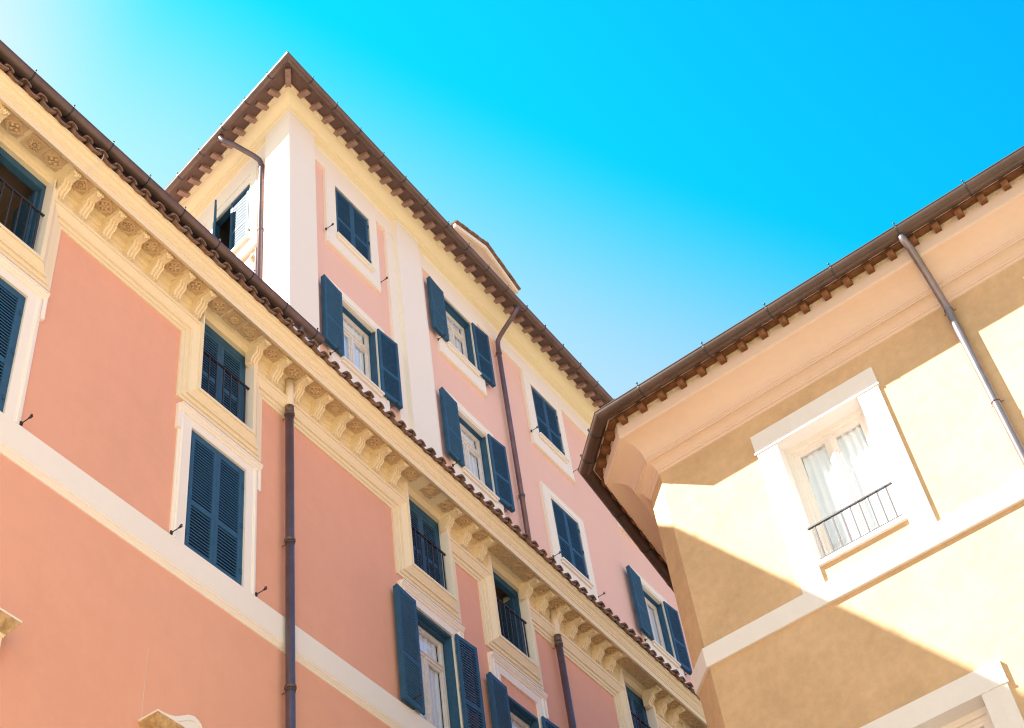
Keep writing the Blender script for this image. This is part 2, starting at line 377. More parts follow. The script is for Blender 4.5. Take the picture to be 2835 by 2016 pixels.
# string course under the lower windows
g = MB(); g.sweep([(AX0, 0), (AX1, 0)], [(0, 16.74), (.055, 16.735), (.07, 16.72), (.07, 16.235), (.062, 16.225), (.062, 16.20), (.045, 16.185), (.038, 16.165), (.02, 16.145), (.018, 16.115), (0, 16.11)], fxy, -1, close=True)
g.obj('string_course', CREAM2, A)
# architrave that drops round each upper window
pr = [(0, 0), (0, .03), (.075, .03), (.075, .052), (.155, .056), (.155, .09), (.20, .092), (.205, .10), (.235, .115), (.265, .135), (.29, .15), (.31, .152), (.31, .172), (.375, .172), (.375, 0)]
path = [(AX0, 21.265)]
for c in WA: path += [(c-HW-.375, 21.265), (c-HW-.375, 19.695), (c+HW+.375, 19.695), (c+HW+.375, 21.265)]
path.append((AX1, 21.265))
g = MB(); g.sweep(path, pr, fxz, 1, close=True, caps=False)
for c in WA: g.box(c+HW+.001, c+HW+.10, -.170, 0, 21.63, 21.86)
g.obj('architrave', CREAM, A)
# frieze behind the brackets
g = MB()
xs = [AX0]+[v for c in WA for v in (c-HW, c+HW)]+[AX1]
fr = [(0, 21.64), (.05, 21.64), (.05, 21.86), (.062, 21.865), (.062, 21.93), (.078, 21.94), (.078, 22.02), (.10, 22.035), (.11, 22.08), (.11, 22.15), (0, 22.15)]
for a, b in zip(xs[::2], xs[1::2]):
    if b > a: g.sweep([(a, 0), (b, 0)], fr, fxy, -1, close=True)
for c in WA: g.sweep([(c-HW, 0), (c+HW, 0)], [(-.1, 22.05), (.05, 22.05), (.05, 22.07), (.062, 22.075), (.078, 22.09), (.10, 22.10), (.11, 22.12), (.11, 22.15), (-.1, 22.15)], fxy, -1, close=True)
g.obj('frieze', CREAM, A)
# corona
cor = [(0, 22.152), (.505, 22.152), (.515, 22.14), (.53, 22.13), (.545, 22.085), (.575, 22.065), (.59, 22.045), (.62, 22.03), (.62, 22.175), (.645, 22.18), (.645, 22.225), (.662, 22.23), (.662, 22.262), (.675, 22.27), (.685, 22.295), (.705, 22.315), (.735, 22.325), (.755, 22.345), (.762, 22.365), (.782, 22.367), (.787, 22.41), (.3, 22.44), (0, 22.44)]
g = MB(); g.sweep([(AX0, 0), (AX1, 0)], cor, fxy, -1, close=True); g.obj('cornice', CREAM, A)
# tiled cap on the cornice
g = MB(); tiles_mb(g, AX0+.18, AX1, .327, -.85, 22.425, .12, 22.80, rc=.098, courses=3); g.obj('roof_tiles', TILE, A)
g = MB(); g.prism([(-.76, 22.405), (.2, 22.79), (.2, 22.5), (-.7, 22.40)], AX0, AX1, lambda p, a: (a, p[0], p[1])); g.obj('tile_bed', MORTAR, A)
# attic wall, eave and roof behind the gutter (left of the upper block)
AE = 14.30
g = MB(); g.box(AX0, AE+.02, .26, .4, 22.4, 24.06); g.obj('attic_wall', DARK, A)  # near-black wall colour stands in for the shadow under the eave
g = MB(); g.prism([(-.20, 23.93), (-.20, 23.97), (5.5, 25.9), (11, 24.0), (11, 23.9), (.3, 23.93)], AX0, AE+.05, lambda p, a: (a, p[0], p[1])); g.obj('roof', SOFFIT, A)
gr = .122; gy = .25; gz = 23.89
g = MB(); g.sweep([(AX0, 0), (14.93, 0)], gutter_prof(gy, gz, gr), fxy, -1, close=True, smooth=False)
g.prism([(gy+gr*math.cos(a), gz+gr*math.sin(a)) for a in [PI+PI*i/14 for i in range(15)]], 14.924, 14.93, lambda p, a: (a, -p[0], p[1]))
ga = g.obj('gutter', COPPER, A)
for x in (3.9, 4.8, 5.75, 6.63, 7.53, 8.38, 9.29, 10.17, 11.05, 11.96, 12.88, 13.83, 14.70): strap(ga, (x, 0), (0, -1), gy, gz, gr, IRON)
g = MB(); g.tube([(14.37, -.25, 23.86), (14.37, -.245, 23.75), (14.40, -.15, 23.5), (14.40, -.12, 22.7)], .05); g.obj('gutter_outlet', PIPE, A)
g = MB(); g.tube([(8.62, -.80, 22.56), (8.72, -.83, 22.60), (8.77, -.84, 22.56), (8.76, -.835, 22.40), (8.74, -.80, 22.28)], .006, 6); g.tube([(8.74, -.80, 22.28), (8.70, -.66, 22.2), (8.67, -.64, 22.08), (8.66, -.63, 22.03)], .005, 6); g.obj('loose_wire', WIRE, A)

# brackets (modillions)
bm = MB(); hw = .0775
prof = [(.04, 22.15), (.485, 22.15), (.485, 22.085), (.475, 22.06), (.46, 22.045), (.30, 22.04), (.283, 22.028), (.278, 22.0), (.28, 21.965), (.268, 21.93), (.235, 21.895), (.195, 21.865), (.165, 21.83), (.152, 21.785), (.14, 21.762), (.12, 21.75), (.04, 21.75)]
bm.prism(prof, -hw+.004, hw-.004, lambda p, a: (a, -p[0], p[1]))
fl = prof[5:15]
for xa, xb in ((-hw, -hw+.028), (-.014, .014), (hw-.028, hw)):
    q = [(o+.026, z-.010) for o, z in fl]; bm.prism([(fl[0][0]-.1, fl[0][1])]+q+[(.1, fl[-1][1])], xa, xb, lambda p, a: (a, -p[0], p[1]))
bm.prism([(.495, 22.15), (.495, 22.12), (.04, 22.12), (.04, 22.15)], -hw-.008, hw+.008, lambda p, a: (a, -p[0], p[1]))
for sx in (-1, 1):     # volutes on the cheeks
    for (o, z, r) in ((.235, 21.985, .045), (.42, 22.09, .028)):
        pts = [(sx*(hw+.004), -(o+r*(1-t*.75)*math.cos(t*9.5)), z+r*(1-t*.75)*math.sin(t*9.5)) for t in [i/22 for i in range(23)]]
        bm.tube(pts, .007, 5)
    bm.ball((sx*(hw+.002), -.235, 21.985), .012, .012, .012, 6, 4)
for dx, dz, r in ((-.056, .0, .026), (-.02, -.012, .03), (.022, -.006, .028), (.058, .002, .024)): bm.ball((dx, -.492, 22.062+dz), r, r*1.1, r*1.15, 8, 5)
for dx in (-.055, -.018, .018, .055): bm.ball((dx, -.50, 22.105), .017, .02, .014, 6, 4)
bm.ball((0, -.47, 22.028), .03, .035, .02, 8, 5)
BR = bm.mesh('bracket', CREAM)
beads = [5.0, 5.55, 6.1, 8.49, 8.98, 9.49, 10.03, 10.57, 11.11, 11.62, 13.03, 13.59, 14.17, 14.75, 15.35, 15.93, 16.50, 17.02, 18.76, 19.35, 19.90, 21.56, 22.14, 22.73, 23.29, 23.82, 24.38, 24.87, 26.59, 27.12, 27.66, 29.62, 30.2, 30.8, 31.4, 32.0, 32.6, 33.2]
beads[3:3] = [7.02]
bxs = [b*1.0044+.06 for b in beads]
for x in bxs: MB().obj('bracket', CREAM, A, (x, 0, 0), 0, BR)

# coffers with rosettes
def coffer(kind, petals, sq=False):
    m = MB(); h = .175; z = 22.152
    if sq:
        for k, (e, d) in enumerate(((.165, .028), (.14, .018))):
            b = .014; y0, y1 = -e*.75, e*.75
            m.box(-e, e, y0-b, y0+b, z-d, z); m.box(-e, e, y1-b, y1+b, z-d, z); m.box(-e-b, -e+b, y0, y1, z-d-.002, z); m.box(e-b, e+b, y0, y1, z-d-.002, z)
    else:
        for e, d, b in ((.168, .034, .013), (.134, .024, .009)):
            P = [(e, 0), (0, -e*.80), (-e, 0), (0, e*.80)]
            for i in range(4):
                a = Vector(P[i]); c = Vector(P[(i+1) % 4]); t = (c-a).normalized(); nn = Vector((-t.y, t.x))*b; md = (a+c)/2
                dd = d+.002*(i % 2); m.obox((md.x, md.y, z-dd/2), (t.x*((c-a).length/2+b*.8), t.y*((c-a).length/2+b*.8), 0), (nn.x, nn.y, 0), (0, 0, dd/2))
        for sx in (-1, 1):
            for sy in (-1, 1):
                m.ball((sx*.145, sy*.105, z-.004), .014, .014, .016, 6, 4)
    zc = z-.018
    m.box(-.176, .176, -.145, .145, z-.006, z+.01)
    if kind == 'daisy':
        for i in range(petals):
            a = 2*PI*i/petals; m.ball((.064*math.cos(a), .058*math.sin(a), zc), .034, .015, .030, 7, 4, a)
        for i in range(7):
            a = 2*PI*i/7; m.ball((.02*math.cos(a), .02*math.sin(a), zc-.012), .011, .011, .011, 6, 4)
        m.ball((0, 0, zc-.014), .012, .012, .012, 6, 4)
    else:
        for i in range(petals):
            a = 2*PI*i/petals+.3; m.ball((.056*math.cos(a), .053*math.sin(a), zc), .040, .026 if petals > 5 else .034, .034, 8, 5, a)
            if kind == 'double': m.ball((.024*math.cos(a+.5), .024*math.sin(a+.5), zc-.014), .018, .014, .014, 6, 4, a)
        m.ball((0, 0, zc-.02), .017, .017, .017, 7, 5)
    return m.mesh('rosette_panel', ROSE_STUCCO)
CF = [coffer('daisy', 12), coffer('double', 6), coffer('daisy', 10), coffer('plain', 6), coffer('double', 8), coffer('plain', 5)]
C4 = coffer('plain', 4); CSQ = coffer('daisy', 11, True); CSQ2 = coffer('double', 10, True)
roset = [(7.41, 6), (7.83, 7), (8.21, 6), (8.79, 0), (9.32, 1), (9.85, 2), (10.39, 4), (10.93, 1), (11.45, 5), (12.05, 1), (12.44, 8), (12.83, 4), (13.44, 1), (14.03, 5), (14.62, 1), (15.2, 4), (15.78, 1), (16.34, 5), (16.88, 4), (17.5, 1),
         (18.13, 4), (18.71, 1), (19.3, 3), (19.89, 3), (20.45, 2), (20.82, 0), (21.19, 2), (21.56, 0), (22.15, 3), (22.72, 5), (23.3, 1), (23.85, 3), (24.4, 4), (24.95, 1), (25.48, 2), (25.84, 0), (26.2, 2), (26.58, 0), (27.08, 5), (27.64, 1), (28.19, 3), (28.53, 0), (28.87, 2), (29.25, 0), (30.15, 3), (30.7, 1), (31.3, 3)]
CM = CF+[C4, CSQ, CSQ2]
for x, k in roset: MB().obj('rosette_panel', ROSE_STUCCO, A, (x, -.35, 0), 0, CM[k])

# upper windows
def upper_window(c, is_open):
    w = MB(); y = .03; d = 2*HW
    H = UT-UB+.1
    w.box(-HW, -HW+.07, y, y+.12, 0, H); w.box(HW-.07, HW, y, y+.12, 0, H); w.box(-HW+.07, HW-.07, y, y+.12, H-.26, H)
    win = w.obj('window', BLUE, A, (c, 0, UB))
    j = MB(); j.box(-HW-.02, -HW+.003, -.167, .4, -.01, H); j.box(HW-.003, HW+.02, -.167, .4, -.01, H-.06); j.box(-HW+.003, HW-.003, -.169, .4, -.02, .003); j.obj('reveal', CREAM2, win)
    if is_open:
        room(win, d, H, .16, ROOM, 2.2)
        m = MB(); leaf_mb(.54, H-.30, m, HW-.08, .10, .02, rot=PI/2-.12); m.obj('shutter', BLUE, win); m = MB(); leaf_mb(.54, H-.30, m, -HW+.12, .10, .02, rot=PI/2+.15); m.obj('shutter', BLUE, win)
        m = MB(); m.box(-.62, -.02, .5, .55, 0, H-.5); m.box(-.10, -.05, .45, .55, 0, H-.45); m.box(-.62, .1, .45, .55, H-.55, H-.48); m.obj('casement', WHITEWOOD, win)
    else:
        for sx in (-1, 1):
            m = MB()
            if sx < 0: leaf_mb(HW-.072, H-.265, m, -HW+.07, .035, .005)
            else: leaf_mb(HW-.072, H-.265, m, .002, .035, .005)
            m.obj('shutter', BLUE, win)
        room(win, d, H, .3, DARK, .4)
    r = MB(); rail_mb(r, 2*HW-.02, 1.10, -.06, 7, 0, .10); r.obj('railing', IRON, win)
    return win
for i, c in enumerate(WA): upper_window(c, i in (0, 3, 6))

# lower windows
HL = .645
def lower_surround(c, top, panel):
    g = MB(); zt = 19.53; ow = .925
    pr = [(0, 0), (0, .03), (.03, .034), (.03, .05), (.055, .052), (.065, .066), (.085, .066), (.095, .05), (.11, .05), (.115, .042), (ow-HL, .04), (ow-HL, -.06), (.05, -.06)]
    g.sweep([(c+ow, lowB), (c+ow, zt-.02), (c-ow, zt-.02), (c-ow, lowB)], pr, fxz, 1, close=True)
    if panel:
        g.sweep([(c+ow-.2, lowB+.3), (c+ow-.2, zt-.24), (c-ow+.2, zt-.24), (c-ow+.2, lowB+.3)], [(-.02, .0), (-.02, .052), (.0, .052), (.03, .044), (.085, .04), (.085, 0)], fxz, 1, close=True)
    # eared crown
    ew = .975
    for sx in (-1, 1): g.box(c+sx*ew +.003*(sx<0) if sx < 0 else c+ow-.02, c-ow+.02 if sx < 0 else c+ew-.003, -.060, -.001, 18.983, zt-.015)
    g.sweep([(c+ew, 18.98), (c+ew, zt), (c-ew, zt), (c-ew, 18.98)], [(0, 0), (0, .066), (.028, .07), (.028, .001)], fxz, 1, close=True)
    g.sweep([(c-ew+.02, 0), (c+ew-.02, 0)], [(0, zt-.13), (.062, zt-.13), (.066, zt-.10), (.085, zt-.085), (.105, zt-.065), (.112, zt-.04), (.125, zt-.038), (.125, zt), (0, zt)], fxy, -1, close=True)
    if not panel: g.box(c-HL, c+HL, -.045, .06, top, zt-.2)
    return g.obj('window_surround', CREAM2, A)
def lower_window(i, c, is_open):
    top = low_top[i]; H = top-lowB
    lower_surround(c, top, i in (3, 5))
    w = MB(); y = .03
    w.box(-HL, -HL+.05, y-.03, y+.12, 0, H); w.box(HL-.05, HL, y-.03, y+.12, 0, H); w.box(-HL+.05, HL-.05, y-.03, y+.12, H-.06, H)
    win = w.obj('window', BLUE, A, (c, 0, lowB))
    if is_open:
        for sx in (-1, 1):
            m = MB()
            if sx < 0: fold(m, HL-.03, H-.02, -HL+.02, -.085, PI+.07, -1); leaf_mb(HL-.03, H-.02, m, -HL+.02, -.085, .01, rot=PI+.07)
            else: fold(m, HL-.03, H-.02, HL-.02, -.125, -.05, 1); leaf_mb(HL-.03, H-.02, m, HL-.02, -.125, .01, rot=-.05)
            hinge_mb(m, sx*(HL-.012), -.075, [H*.15, H*.5, H*.83])
            m.obj('shutter', BLUE, win)
        m = MB(); m.box(-HL+.03, HL-.03, .10, .32, H-.10, H-.001); m.box(-HL+.001, -HL+.03, .12, .30, 0, H); m.box(HL-.03, HL-.001, .12, .30, 0, H); m.obj('reveal', BLUE, win)
        casement_parts(win, 2*HL-.08, H-.10, .22, WHITEWOOD)
        room(win, 2*HL, H, .45, DARK, .6)
    else:
        for sx in (-1, 1):
            m = MB()
            leaf_mb(HL-.052, H-.07, m, -HL+.05 if sx < 0 else .002, -.005, .005)
            hinge_mb(m, sx*(HL-.05), -.005, [H*.13, H*.5, H*.84])
            m.obj('shutter', BLUE, win)
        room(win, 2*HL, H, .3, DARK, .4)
for i, c in enumerate(WA[:6]):
    lower_window(i, c, i >= 2)
    if i < 2: stay(A, c-.92, -.05, lowB+.06); stay(A, c+.93, -.05, lowB+.06)
    else: stay(A, c-.98, -.12, lowB+.12); stay(A, c+.98, -.12, lowB+.12)

# window hoods of the floor below (only their tops reach into the picture)
def hood(c, hwid, zt, ped):
    m = MB()
    pf = [(0, zt-.50), (.20, zt-.50), (.20, zt-.30), (.215, zt-.295), (.215, zt-.27), (.235, zt-.26), (.25, zt-.22), (.29, zt-.16), (.325, zt-.10), (.33, zt-.07)]
    for nm, prf, mt in (('window_hood', pf[:6]+[(0, zt-.26)], CREAM), ('hood_moulding', [(0, zt-.268), (.235, zt-.262), (.25, zt-.22), (.29, zt-.16), (.325, zt-.10), (.33, zt-.07), (0, zt-.07)], STAINED), ('hood_cap', [(0, zt-.072), (.338, zt-.07), (.338, zt-.045), (0, zt)], CREAM2)):
        q = MB(); q.sweep([(c-hwid, .3), (c-hwid, 0), (c+hwid, 0), (c+hwid, .3)], prf, fxy, -1, close=True); o = q.obj(nm, mt, A)
    if ped:
        L_ = [(-1.12, 0), (-1.05, .10), (-.95, .19), (-.78, .21), (-.66, .25), (-.54, .32), (-.42, .40), (-.31, .43), (-.23, .41), (-.17, .37), (-.12, .27), (-.10, .12), (-.10, 0)]
        for sx in (-1, 1):
            q = MB(); P = [(c-sx*x, zt+z) for x, z in L_]
            q.prism(P, -.10, 0, lambda p, a: (p[0], a, p[1]))
            q.tube([(c-sx*x, -.103, zt+z-.085) for x, z in L_[3:10]], .010, 5)
            if sx < 0: q.obj('swan_neck', CREAM2, A)
            else: q.obj('swan_neck', CREAM2, A)
        return
hood(7.82, .90, 13.51, False); hood(12.54, .87, 13.47, True)

# downpipes: cream through the cornice, brown below
def downpipe_a(x, coll):
    m = MB(); m.tube([(x, -.16, 22.14), (x, -.155, 21.4)], .075, 18); m.obj('cream_pipe', CREAMPIPE, A)
    m = MB(); m.tube([(x, -.155, 21.42), (x, -.155, 0)], .074, 18); p = m.obj('downpipe', PIPE, A)
    m = MB(); m.tube([(x, -.155, 21.44), (x, -.155, 21.28)], .081, 18); m.obj('pipe_sleeve', COPPER, p)
    for z in coll: collar(p, x, -.155, z, .076, COPPER, .15)
downpipe_a(14.13, [21.24, 18.27, 15.37, 12.3, 9, 6, 3]); downpipe_a(22.82, [21.22, 18.27, 15.37, 12.3, 9, 6, 3])
m = MB(); m.tube([(11.40, -.002, 14.6), (11.38, -.002, 13.4), (11.36, -.002, 11.8)], .0018, 5); m.obj('thin_wire', WIRE, A)

# =================================================================== TALL PINK BLOCK behind
BX, BY = 14.33, 12.0
B = empty('tall_pink_block', (BX, BY, 0), 0, 'taller pale pink block with ivory corner pilaster and brown rafter eaves behind the tiled cornice', 'building')
us = (math.sin(math.radians(12.6)), math.cos(math.radians(12.6)))
def TS(x, y, z):   # side facade local (x = -distance from corner, y = into wall) -> block local
    return (-us[0]*x*(1)+(us[1])*y, -us[1]*x-us[0]*y, z)
BL = 18.0; BS = 12.0
plan = [(us[0]*BS, us[1]*BS), (0, 0), (BL, 0)]
cs = [16.71-BX, 20.87-BX, 24.82-BX, 28.97-BX]
BW = .65
rows = [(28.84, 30.76), (24.65, 26.72), (20.6, 22.6)]
# front wall
holes = [(c-BW, c+BW, z0, z1) for c in cs for z0, z1 in rows[:2]]
g = MB(); wall_grid(g, 0.5, BL, 22.5, 31.75, holes, -.2); g.add([(BL, 0, 0), (BL, BS, 0), (BL, BS, 32), (BL, 0, 32)], [(0, 1, 2, 3)]); g.obj('front_wall', PINK2, B)
sh = [(-3.06, -1.62, 28.62, 30.72), (-3.06, -1.62, 24.4, 26.5)]
g = MB(TS); wall_grid(g, -BS, -.5, 22.5, 31.75, sh, -.2); g.obj('side_wall', PINK2, B)
# pilasters, band, frieze
g = MB()
g.sweep([(us[0]*.88, us[1]*.88), (0, 0), (.91, 0)], [(-.25, 22.5), (0, 22.5), (0, 31.72), (-.25, 31.72)], fxy, -1, close=True); g.obj('pilaster', CREAM2, B); g = MB()
g.box(18.32-BX, 19.25-BX, 0, .25, 22.5, 31.72); g.box(18.03-BX, 19.5-BX, .125, .24, 22.5, 31.055)
g.obj('pilaster', CREAM2, B)
g = MB(); g.sweep(plan, [(-.25, 31.06), (-.12, 31.06), (-.12, 31.74), (-.25, 31.74)], fxy, -1, close=True); g.obj('frieze_band', CREAM2, B)
g = MB(); g.sweep(plan, [(-.2, 31.72), (.0, 31.72), (.004, 31.75), (.03, 31.755), (.035, 31.80), (.03, 31.82), (.045, 31.835), (.055, 31.85), (.08, 31.862), (.12, 31.885), (.165, 31.92), (.205, 31.965), (.235, 32.01), (.252, 32.045), (.27, 32.05), (.275, 32.065), (.30, 32.07), (.32, 32.085), (.32, 32.16), (-.2, 32.16)], fxy, -1, close=True)
g.obj('cornice', CREAMB, B)
# eave boarding, rafters, gutter
g = MB(); g.sweep(plan, [(-.2, 32.30), (.32, 32.115), (.74, 31.965), (.74, 31.99), (-.2, 32.36)], fxy, -1, close=True); g.obj('eave_boards', SOFFIT, B)
g = MB()
ap = Vector((4.5+BL/2, 5.5)); 
off = .74; c0 = Vector((-1.248*off, -off))
f0 = [(c0.x, c0.y, 31.99), (BL, -off, 31.99), (BL, 6, 34.2), (5.0, 6, 34.2)]
g.add(f0, [(0, 1, 2, 3)]); sx_ = (us[0]*BS-us[1]*off, us[1]*BS+us[0]*off, 31.99); g.add([f0[0], f0[3], (us[0]*BS+5, us[1]*BS, 34.2), sx_], [(0, 1, 2, 3)])
g.add([(BL, 6, 34.2), (5.0, 6, 34.2), (us[0]*BS+5, us[1]*BS, 34.2), (BL, us[1]*BS, 32)], [(0, 1, 2, 3)]); g.obj('roof', TILE, B)
def rafter_mesh(w, o0, o1, z0, slope, h, m, cut=.05, name='rafter'):
    q = MB(); P = [(o0, z0-slope*o0), (o1, z0-slope*o1), (o1, z0-slope*o1-h*.75), (o1-cut, z0-slope*o1-h+.02), (o1-cut-.03, z0-slope*(o1-cut)-h), (o0, z0-slope*o0-h)]
    q.prism(P, -w/2, w/2, lambda p, a: (a, -p[0], p[1])); q.prism([(o1-.17, z0-slope*o1-h*.6), (o1-.155, z0-slope*(o1-.16)-h-.012), (o1-.19, z0-slope*(o1-.16)-h-.012)], -w/2-.004, w/2+.004, lambda p, a: (a, -p[0], p[1]))
    return q.mesh(name, m)
RF = rafter_mesh(.125, -.1, .56, 32.235, .357, .10, SOFFIT2)
rx = [14.17+.4375*i for i in range(42)]
for x in rx:
    xl = x*1.0044-BX-.02
    if xl > -.3 and xl < BL: MB().obj('rafter', SOFFIT2, B, (xl+.16, 0, 0), 0, RF)
sang = math.atan2(us[0]*-1, us[1]*-1)   # rotation of side facade local x axis (-us)
sang = math.atan2(-us[1], -us[0])
for i in range(26): MB().obj('rafter', SOFFIT2, B, (us[0]*(.02+.444*i), us[1]*(.02+.444*i), 0), sang, RF)
dn = Vector((-1.248, -1)); dl = dn.length
hr = rafter_mesh(.13, -.1, .56*dl, 32.235, .357/dl, .10, SOFFIT2); MB().obj('hip_rafter', SOFFIT2, B, (0, 0, 0), math.atan2(dn.y, dn.x)+PI/2, hr)
bo, bz, br = .775, 31.925, .088
g = MB(); g.sweep(plan, gutter_prof(bo, bz, br), fxy, -1, close=True); gb = g.obj('gutter', COPPER, B)
for x in [14.15+.8725*i for i in range(20)]:
    xl = x-BX
    if -.9 < xl < BL: strap(gb, (xl, 0), (0, -1), bo, bz, br, IRON)
for t in (-.33, .53, 1.42, 2.30, 3.16, 4.03, 4.9, 5.8, 6.7, 7.6, 8.5, 9.4, 10.3, 11.2): strap(gb, (us[0]*(t+.0), us[1]*(t+.0)), (-us[1], us[0]), bo, bz, br, IRON)

# windows of the tall block
def b_surround(parent, c, z0, z1, top, T=None, half=.955):
    g = MB(T); zb = z0-.53; ow = half
    pr = [(0, 0), (0, .078), (.03, .082), (.03, .092), (.06, .092), (.075, .084), (ow-BW, .08), (ow-BW, -.02), (.05, -.02)]
    f = lambda x, z, o: (x, -o+.2, z)
    if top: path = [(c+ow, z1+.24), (c-ow, z1+.24), (c-ow, zb), (c+ow, zb), (c+ow, z1+.24)]
    else: path = [(c-ow, z1+.45), (c-ow, zb), (c+ow, zb), (c+ow, z1+.45)]
    if top:
        path = [(c-ow, zb), (c+ow, zb), (c+ow, z1+.24), (c-ow, z1+.24)]
        g.sweep([(c, zb), (c+ow, zb), (c+ow, z1+.24), (c-ow, z1+.24), (c-ow, zb), (c, zb)], pr, f, 1, close=True, caps=False)
        g.box(c-BW, c+BW, .115, .21, z1, z1+.1)
    else:
        g.sweep(path, pr, f, 1, close=True, caps=False); g.box(c-BW, c+BW, .118, .21, z1, z1+.4)
    g.box(c-BW, c+BW, .119, .21, zb+.1, z0-.12)
    g.box(c-BW-.02, c+BW+.02, .03, .2, z0-.05, z0); g.box(c-BW+.01, c+BW-.01, .07, .2, z0-.11, z0-.051)
    g.sweep([(c-BW, z0), (c-BW, z1), (c+BW, z1), (c+BW, z0)], [(0, -.12), (0, -.108), (.012, -.108), (.012, -.10), (.02, -.10), (.02, -.12)], lambda x, z, o: (x, -o, z), -1, close=True)
    return g.obj('window_surround', CREAM2, parent)
def b_window(c, z0, z1, is_open):
    H = z1-z0; win_m = MB(); y = .16
    win_m.box(-BW, -BW+.045, y, y+.12, 0, H); win_m.box(BW-.045, BW, y, y+.12, 0, H); win_m.box(-BW+.045, BW-.045, y, y+.12, H-.05, H)
    win = win_m.obj('window', BLUE, B, (c, 0, z0))
    if is_open:
        for sx in (-1, 1):
            m = MB()
            if sx < 0: fold(m, BW-.02, H-.02, -BW+.02, .09, PI+.065, -1); leaf_mb(BW-.02, H-.02, m, -BW+.02, .09, .01, rot=PI+.065)
            else: fold(m, BW-.02, H-.02, BW-.02, .055, -.075, 1); leaf_mb(BW-.02, H-.02, m, BW-.02, .055, .01, rot=-.075)
            hinge_mb(m, sx*(BW-.01), .08, [H*.15, H*.5, H*.83]); m.obj('shutter', BLUE, win)
        m = MB(); m.box(-BW+.03, BW-.03, .22, .44, H-.10, H-.001); m.box(-BW+.001, -BW+.03, .24, .42, 0, H); m.box(BW-.03, BW-.001, .24, .42, 0, H); m.obj('reveal', BLUE, win)
        casement_parts(win, 2*BW-.08, H-.10, .34, WHITEWOOD, transom=.72 if c < 12 else None)
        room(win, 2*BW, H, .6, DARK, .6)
    else:
        for sx in (-1, 1):
            m = MB(); leaf_mb(BW-.047, H-.06, m, -BW+.045 if sx < 0 else .002, .125, .005)
            hinge_mb(m, sx*(BW-.045), .125, [H*.13, H*.5, H*.84]); m.obj('shutter', BLUE, win)
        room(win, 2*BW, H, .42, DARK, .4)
opens = {(0, 1), (1, 0), (1, 1), (3, 1)}
for ci, c in enumerate(cs):
    for ri, (z0, z1) in enumerate(rows[:2]):
        b_surround(B, c, z0, z1, ri > 0); b_window(c, z0, z1, (ci, ri) in opens)
        stay(B, c-.97, .13, z0-.13); stay(B, c+.97, .13, z0-.13)
# side window: one leaf shut, the other swung out
for k, (x0, x1, z0, z1) in enumerate(sh):
    g = MB(TS); c = (x0+x1)/2; hwid = (x1-x0)/2; H = z1-z0; ow = hwid+.3
    f = lambda x, z, o: (x, -o+.2, z)
    g.sweep([(c-ow, 31.1 if k == 0 else z1+.24), (c-ow, z0-.48), (c+ow, z0-.48), (c+ow, 31.1 if k == 0 else z1+.24)], [(0, 0), (0, .078), (.03, .082), (.03, .092), (.06, .092), (.075, .084), (.3, .08), (.3, -.02)], f, 1, close=True)
    g.box(c-hwid, c+hwid, .118, .21, z1, z1+.3); g.box(c-hwid-.02, c+hwid+.02, .03, .2, z0-.05, z0); g.box(c-hwid, c+hwid, .119, .21, z0-.2, z0-.05)
    g.obj('window_surround', CREAM2, B)
    w = MB(TS); w.box(x0, x0+.045, .16, .3, z0, z1); w.box(x1-.045, x1, .16, .3, z0, z1); w.box(x0, x1, .165, .3, z1-.05, z1); win = w.obj('window', BLUE, B)
    m = MB(TS); m0 = leaf_mb(hwid-.03, H-.04); m.add([(x1-.04-x, .125+y, z0+.01+z) for x, y, z in m0.v], m0.f); m.obj('shutter', BLUE, win)
    m = MB(TS); leaf_mb(hwid-.03, H-.04, m, x0+.02, .15, z0+.01, rot=-.60); m.obj('shutter', BLUE, win)
    m = MB(TS); m.add([(x0-.02, .31, z0-.02), (x1+.02, .31, z0-.02), (x1+.02, 1.2, z0-.02), (x0-.02, 1.2, z0-.02), (x0-.02, .31, z1+.02), (x1+.02, .31, z1+.02), (x1+.02, 1.2, z1+.02), (x0-.02, 1.2, z1+.02)], [(0, 1, 2, 3), (7, 6, 5, 4), (1, 2, 6, 5), (2, 3, 7, 6), (3, 0, 4, 7)]); m.obj('room_interior', DARK, win)
MB().obj('shutter_stay', IRON, B, (us[0]*1.36+us[1]*.13, us[1]*1.36-us[0]*.13, 28.48), sang, STAY)
# downpipes of the tall block
px = 22.77-BX-.06
m = MB(); m.tube([(24.26*.93-BX, -.74, 31.84), (22.55-BX, -.76, 31.72), (22.52-BX, -.68, 31.58), (22.56-BX, -.56, 31.50), (22.62-BX, -.1, 31.17), (22.66-BX, .04, 31.06), (22.68-BX, .07, 30.93), (22.68-BX, .08, 30.6), (22.68-BX, .08, 22.5)][1:], .062, 16); p = m.obj('downpipe', PIPE, B)
for z in (30.62, 25.58): collar(p, 22.68-BX, .08, z, .064, PIPE, .12)
m = MB(TS); m.tube([(-1.62, -.72, 31.86), (-1.6, -.72, 31.72), (-1.54, -.66, 31.60), (-1.4, -.5, 31.44), (-1.16, -.12, 31.06), (-1.1, -.0, 30.93), (-1.09, .06, 30.75), (-1.09, .07, 22.5)], .062, 16); p = m.obj('downpipe', PIPE, B)
for z in (30.72, 28.3): q = MB(TS); q.tube([(-1.09, .07, z-.03), (-1.09, .07, z)], .078, 16); q.obj('pipe_collar', PIPE, p)
m = MB(TS); m.tube([(-.95, .16, 29.4), (-.95, .16, 22.5)], .03, 10); m.obj('conduit', PIPE, B)
m = MB(TS); m.tube([(-1.34, .15, 27.95), (-1.34, .15, 22.5)], .035, 10); m.obj('conduit', PIPE, B)
m = MB(TS); m.tube([(-1.5, .16, 27.72), (-1.5, .16, 27.9)], .05, 10); m.obj('vent_cover', MORTAR, B)
